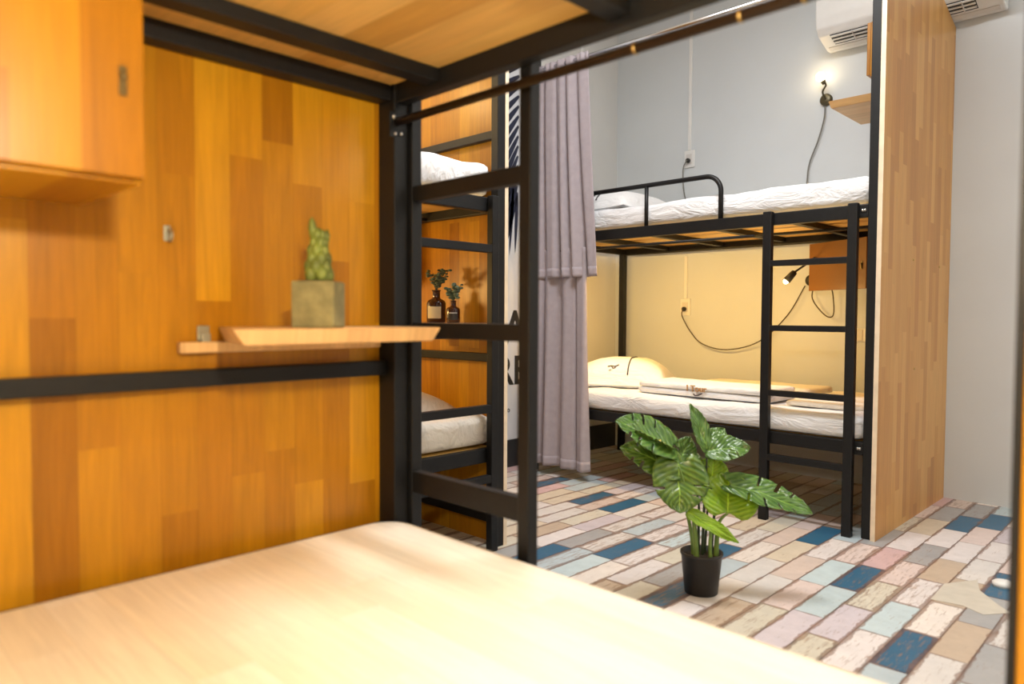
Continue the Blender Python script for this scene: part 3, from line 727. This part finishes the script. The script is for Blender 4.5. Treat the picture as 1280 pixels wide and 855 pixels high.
DKL = plain('dark_bottle_label', (.03, .025, .022), .6)
bottle('larger brown bottle with cream label and green sprig on the left bunk shelf', (-2.205, 1.815, .8535), .038, .128, .015, LABELM, -.95)
b2 = bottle('smaller brown bottle with dark label and grey sprig on the left bunk shelf', (-2.085, 1.80, .8535), .026, .085, .010, DKL, -.75)
MB().grid(lambda u, v: Vector((math.cos(-.75 + (u - .5) * 1.2) * .0275, math.sin(-.75 + (u - .5) * 1.2) * .0275, .036 + .003 * v)), 8, 1).build('label_line', PLAST, b2)

# ------------------------------------------------------------------ potted monstera
PX, PY = -1.155, 2.045
pl = thing('potted_monstera', 'green monstera plant in a black pot on the plank floor', 'potted plant', (PX, PY, 0), math.radians(44.5))
MB().lathe([(.045, .0), (.052, .002), (.064, .122), (.067, .124), (.067, .132), (.062, .132), (.060, .115), (.02, .112)], n=36).build('pot', POT, pl)
MB().lathe([(.005, .1135), (.058, .1135), (.058, .117), (.005, .121)], n=24).build('soil', SOIL, pl)
Sx = 1 / 386.
def P(px, py, dy=0): return Vector(((px - 878) * Sx, dy, (752 - py) * Sx))
def leaf(base, tip, hw, nrm, mat, slits=(), fold=.25, droop=.12, heart=.16, wav=.008, seed=0, mb=None, curl=0, back=.3):
    own = mb is None
    if own: mb = MB()
    d = tip - base; Ln = d.length; d.normalize(); n = Vector(nrm); n = (n - d * n.dot(d)).normalized(); sd = d.cross(n)
    NU, NV = 48, 20
    def fn(u, v):
        b = v * 2 - 1; ab = abs(b)
        w = hw * (math.sin(PI * (u * .93 + .07) ** .72) ** .75) * (1 - .10 * u)
        if u < .02: w *= .8
        fwd = Ln * (u + .16 * ab * u * (1 - u) * 2.2) - Ln * heart * ab ** 1.3 * (1 - u) ** 3
        q = base + d * fwd + sd * (b * w * math.cos(fold)) + n * (abs(b) * w * math.sin(fold))
        q += n * (-droop * Ln * u * u) + n * (-curl * w * ab ** 2.2)
        q += n * (wav * noise.noise(Vector((u * 4 + seed, b * 2.2, seed))) + .0022 * math.sin((u - .5 * ab) * 46) * ab)
        return q
    def skip(i, j):
        u = (i + .5) / NU; b = abs((j + .5) / NV * 2 - 1); s = 1 if (j + .5) / NV > .5 else -1
        for (su, side, dep) in slits:
            if side == s and abs(u - su) < .5 / NU + .001 + .004 * b and b > dep: return True
        return False
    mb.grid(fn, NU, NV, skip=skip)
    if own:
        o = mb.build('leaf', mat, pl); m = o.modifiers.new('thick', 'SOLIDIFY'); m.thickness = .0012
        return o
    return mb
SL = [(.32, 1, .45), (.52, 1, .4), (.70, 1, .5), (.36, -1, .45), (.56, -1, .4), (.73, -1, .5)]
# top left leaf
leaf(P(840, 572, .0), P(772, 533, -.06), .074, (.35, -.75, .75), LEAFD, SL, .12, .10, .12, seed=1)
leaf(P(838, 574, -.01), P(790, 550, -.05), .030, (.2, -.2, -.9), LEAFU, [(.5, 1, .4)], .1, .05, .05, seed=2)
# big leaf below it, underside towards the room
leaf(P(846, 597, -.02), P(777, 568, -.03), .066, (.45, -.8, .55), LEAFU, SL, .1, .08, .1, seed=3)
leaf(P(845, 590, -.03), P(842, 645, -.085), .098, (.15, -.95, .15), LEAFU, [(.4, -1, .5), (.6, -1, .45), (.5, 1, .55)], .18, -.05, .22, seed=4)
leaf(P(848, 603, .03), P(868, 562, .05), .050, (.25, -.8, .5), LEAFD, [(.5, 1, .2), (.5, -1, .4)], .1, .1, .1, seed=5)
leaf(P(862, 612, .04), P(872, 580, .06), .055, (-.2, -.8, .4), LEAFU, SL[:3], .1, .1, .12, seed=9)
# top right leaf, two raised halves
mb = MB()
leaf(P(885, 577, .02), P(867, 521, .05), .036, (.45, -.85, .15), None, [], .22, .02, .05, seed=6, mb=mb)
leaf(P(885, 577, .02), P(936, 571, .00), .052, (.05, -.72, .70), None, [(.45, 1, .4), (.62, 1, .45)], .15, .06, .08, seed=7, mb=mb)
leaf(P(885, 575, .03), P(912, 552, .07), .040, (-.2, -.8, .5), None, [(.6, 1, .4)], .12, .06, .05, seed=8, mb=mb)
o = mb.build('leaf', LEAFD, pl); m = o.modifiers.new('thick', 'SOLIDIFY'); m.thickness = .0012
# right leaf
leaf(P(912, 618, .0), P(1008, 640, -.06), .060, (.1, -.62, .8), LEAFD, [(.22, 1, .35), (.38, 1, .3), (.55, 1, .35), (.72, 1, .45), (.3, -1, .4), (.5, -1, .35), (.68, -1, .45)], .20, .12, .12, seed=10)
# bright central leaves
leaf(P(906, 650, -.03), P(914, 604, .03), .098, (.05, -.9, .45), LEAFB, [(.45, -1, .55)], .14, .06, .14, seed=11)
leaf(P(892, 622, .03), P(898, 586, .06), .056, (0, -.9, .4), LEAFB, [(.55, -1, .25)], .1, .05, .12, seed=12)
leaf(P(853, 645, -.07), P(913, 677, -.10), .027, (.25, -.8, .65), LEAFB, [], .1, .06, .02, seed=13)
def petiole(pts, r0, r1, mat):
    q = smooth_path(pts, 6); n = len(q)
    MB().tube(q, [r0 + (r1 - r0) * k / (n - 1) for k in range(n)], 9).build('stem', mat, pl)
petiole([P(870, 710, -.02), P(868, 680, -.02), P(863, 648, -.03), P(853, 618, -.045), P(845, 593, -.04)], .0095, .003, STEM)
petiole([P(869, 708, .01), P(866, 680, .01), P(858, 640, .02), P(848, 600, .015), P(840, 573, .0)], .007, .003, STEM)
petiole([P(876, 708, .02), P(876, 670, .02), P(876, 640, .03), P(866, 608, .04)], .005, .003, STEMD)
petiole([P(879, 709, .0), P(880, 660, .0), P(883, 615, .01), P(885, 578, .02)], .0055, .003, STEMD)
petiole([P(886, 711, -.03), P(885, 690, -.03), P(884, 670, -.04), P(874, 655, -.06), P(858, 647, -.07)], .007, .0025, STEM)
petiole([P(896, 709, .0), P(897, 680, .0), P(899, 662, -.01), P(906, 650, -.03)], .009, .0035, STEM)
petiole([P(892, 709, .02), P(895, 660, .02), P(897, 635, .01), P(912, 619, .0)], .005, .003, STEMD)
petiole([P(884, 708, .02), P(888, 650, .03), P(892, 624, .03)], .004, .003, STEMD)

# ------------------------------------------------------------------ marks on the floor
st = MB().prism([(-.615, 2.50), (-.62, 2.68), (-.55, 2.80), (-.525, 2.70), (-.455, 2.60), (-.415, 2.555), (-.47, 2.48), (-.53, 2.515)], .0003, .0014, 2)
tag(st.build('floor_sticker', STICK), 'cream arrow shaped sticker on the plank floor at the right', 'sticker')
tag(MB().lathe([(.030, .0), (.030, .012), (.022, .018), (.008, .019)], (-.478, 2.795, .0003), 24).build('door_stop', PLAST), 'small round white door stop on a blue plank', 'door stop')

# ------------------------------------------------------------------ room lights
def ceiling_light(label, x, y, lx, ly, power, col):
    t = thing('ceiling_light', label, 'ceiling light', (x, y, ZC), 0, 'ceiling light panels')
    MB().box(-lx / 2 - .02, lx / 2 + .02, -ly / 2 - .02, ly / 2 + .02, -.04, -.0005, .004).build('housing', PLAST, t)
    MB().box(-lx / 2, lx / 2, -ly / 2, ly / 2, -.047, -.0405, .002).build('diffuser', emit('light_diffuser', (1, 1, 1), 2.0), t)
    l = bpy.data.lights.new('ceiling_area', 'AREA'); l.shape = 'RECTANGLE'; l.size = lx; l.size_y = ly; l.energy = power; l.color = col
    o = bpy.data.objects.new('ceiling_area', l); C.objects.link(o); o.location = (x, y, ZC - .052)
ceiling_light('white ceiling light panel between the bunk beds', -1.15, 1.95, 1.2, .35, 67, (1.0, .99, .98))
ceiling_light('white ceiling light panel near the right wall', 1.8, 3.1, .35, 1.2, 29, (1.0, .93, .84))

# ------------------------------------------------------------------ world, camera, view
w = bpy.data.worlds.new('World'); S.world = w; w.use_nodes = True
w.node_tree.nodes['Background'].inputs[0].default_value = (.75, .82, 1, 1); w.node_tree.nodes['Background'].inputs[1].default_value = .25
cam = bpy.data.cameras.new('Camera'); co = bpy.data.objects.new('Camera', cam); C.objects.link(co)
cam.sensor_width = 36; cam.sensor_fit = 'HORIZONTAL'; cam.lens = 896.15 / 1280 * 36; cam.clip_start = .02
yaw, pit, rol = math.radians(44.508), math.radians(2.065), math.radians(.2895)
F = Vector((-math.sin(yaw) * math.cos(pit), math.cos(yaw) * math.cos(pit), -math.sin(pit)))
R0 = Vector((math.cos(yaw), math.sin(yaw), 0)); U0 = R0.cross(F)
R = R0 * math.cos(rol) + U0 * math.sin(rol); U = -R0 * math.sin(rol) + U0 * math.cos(rol)
m = Matrix(((R.x, U.x, -F.x, 0), (R.y, U.y, -F.y, 0), (R.z, U.z, -F.z, .88), (0, 0, 0, 1)))
co.matrix_world = m
cam.dof.use_dof = True; cam.dof.focus_distance = 3.2; cam.dof.aperture_fstop = 2.2
S.camera = co
S.view_settings.view_transform = 'Standard'; S.view_settings.look = 'None'; S.view_settings.exposure = 0; S.view_settings.gamma = 1
S.view_settings.use_curve_mapping = False
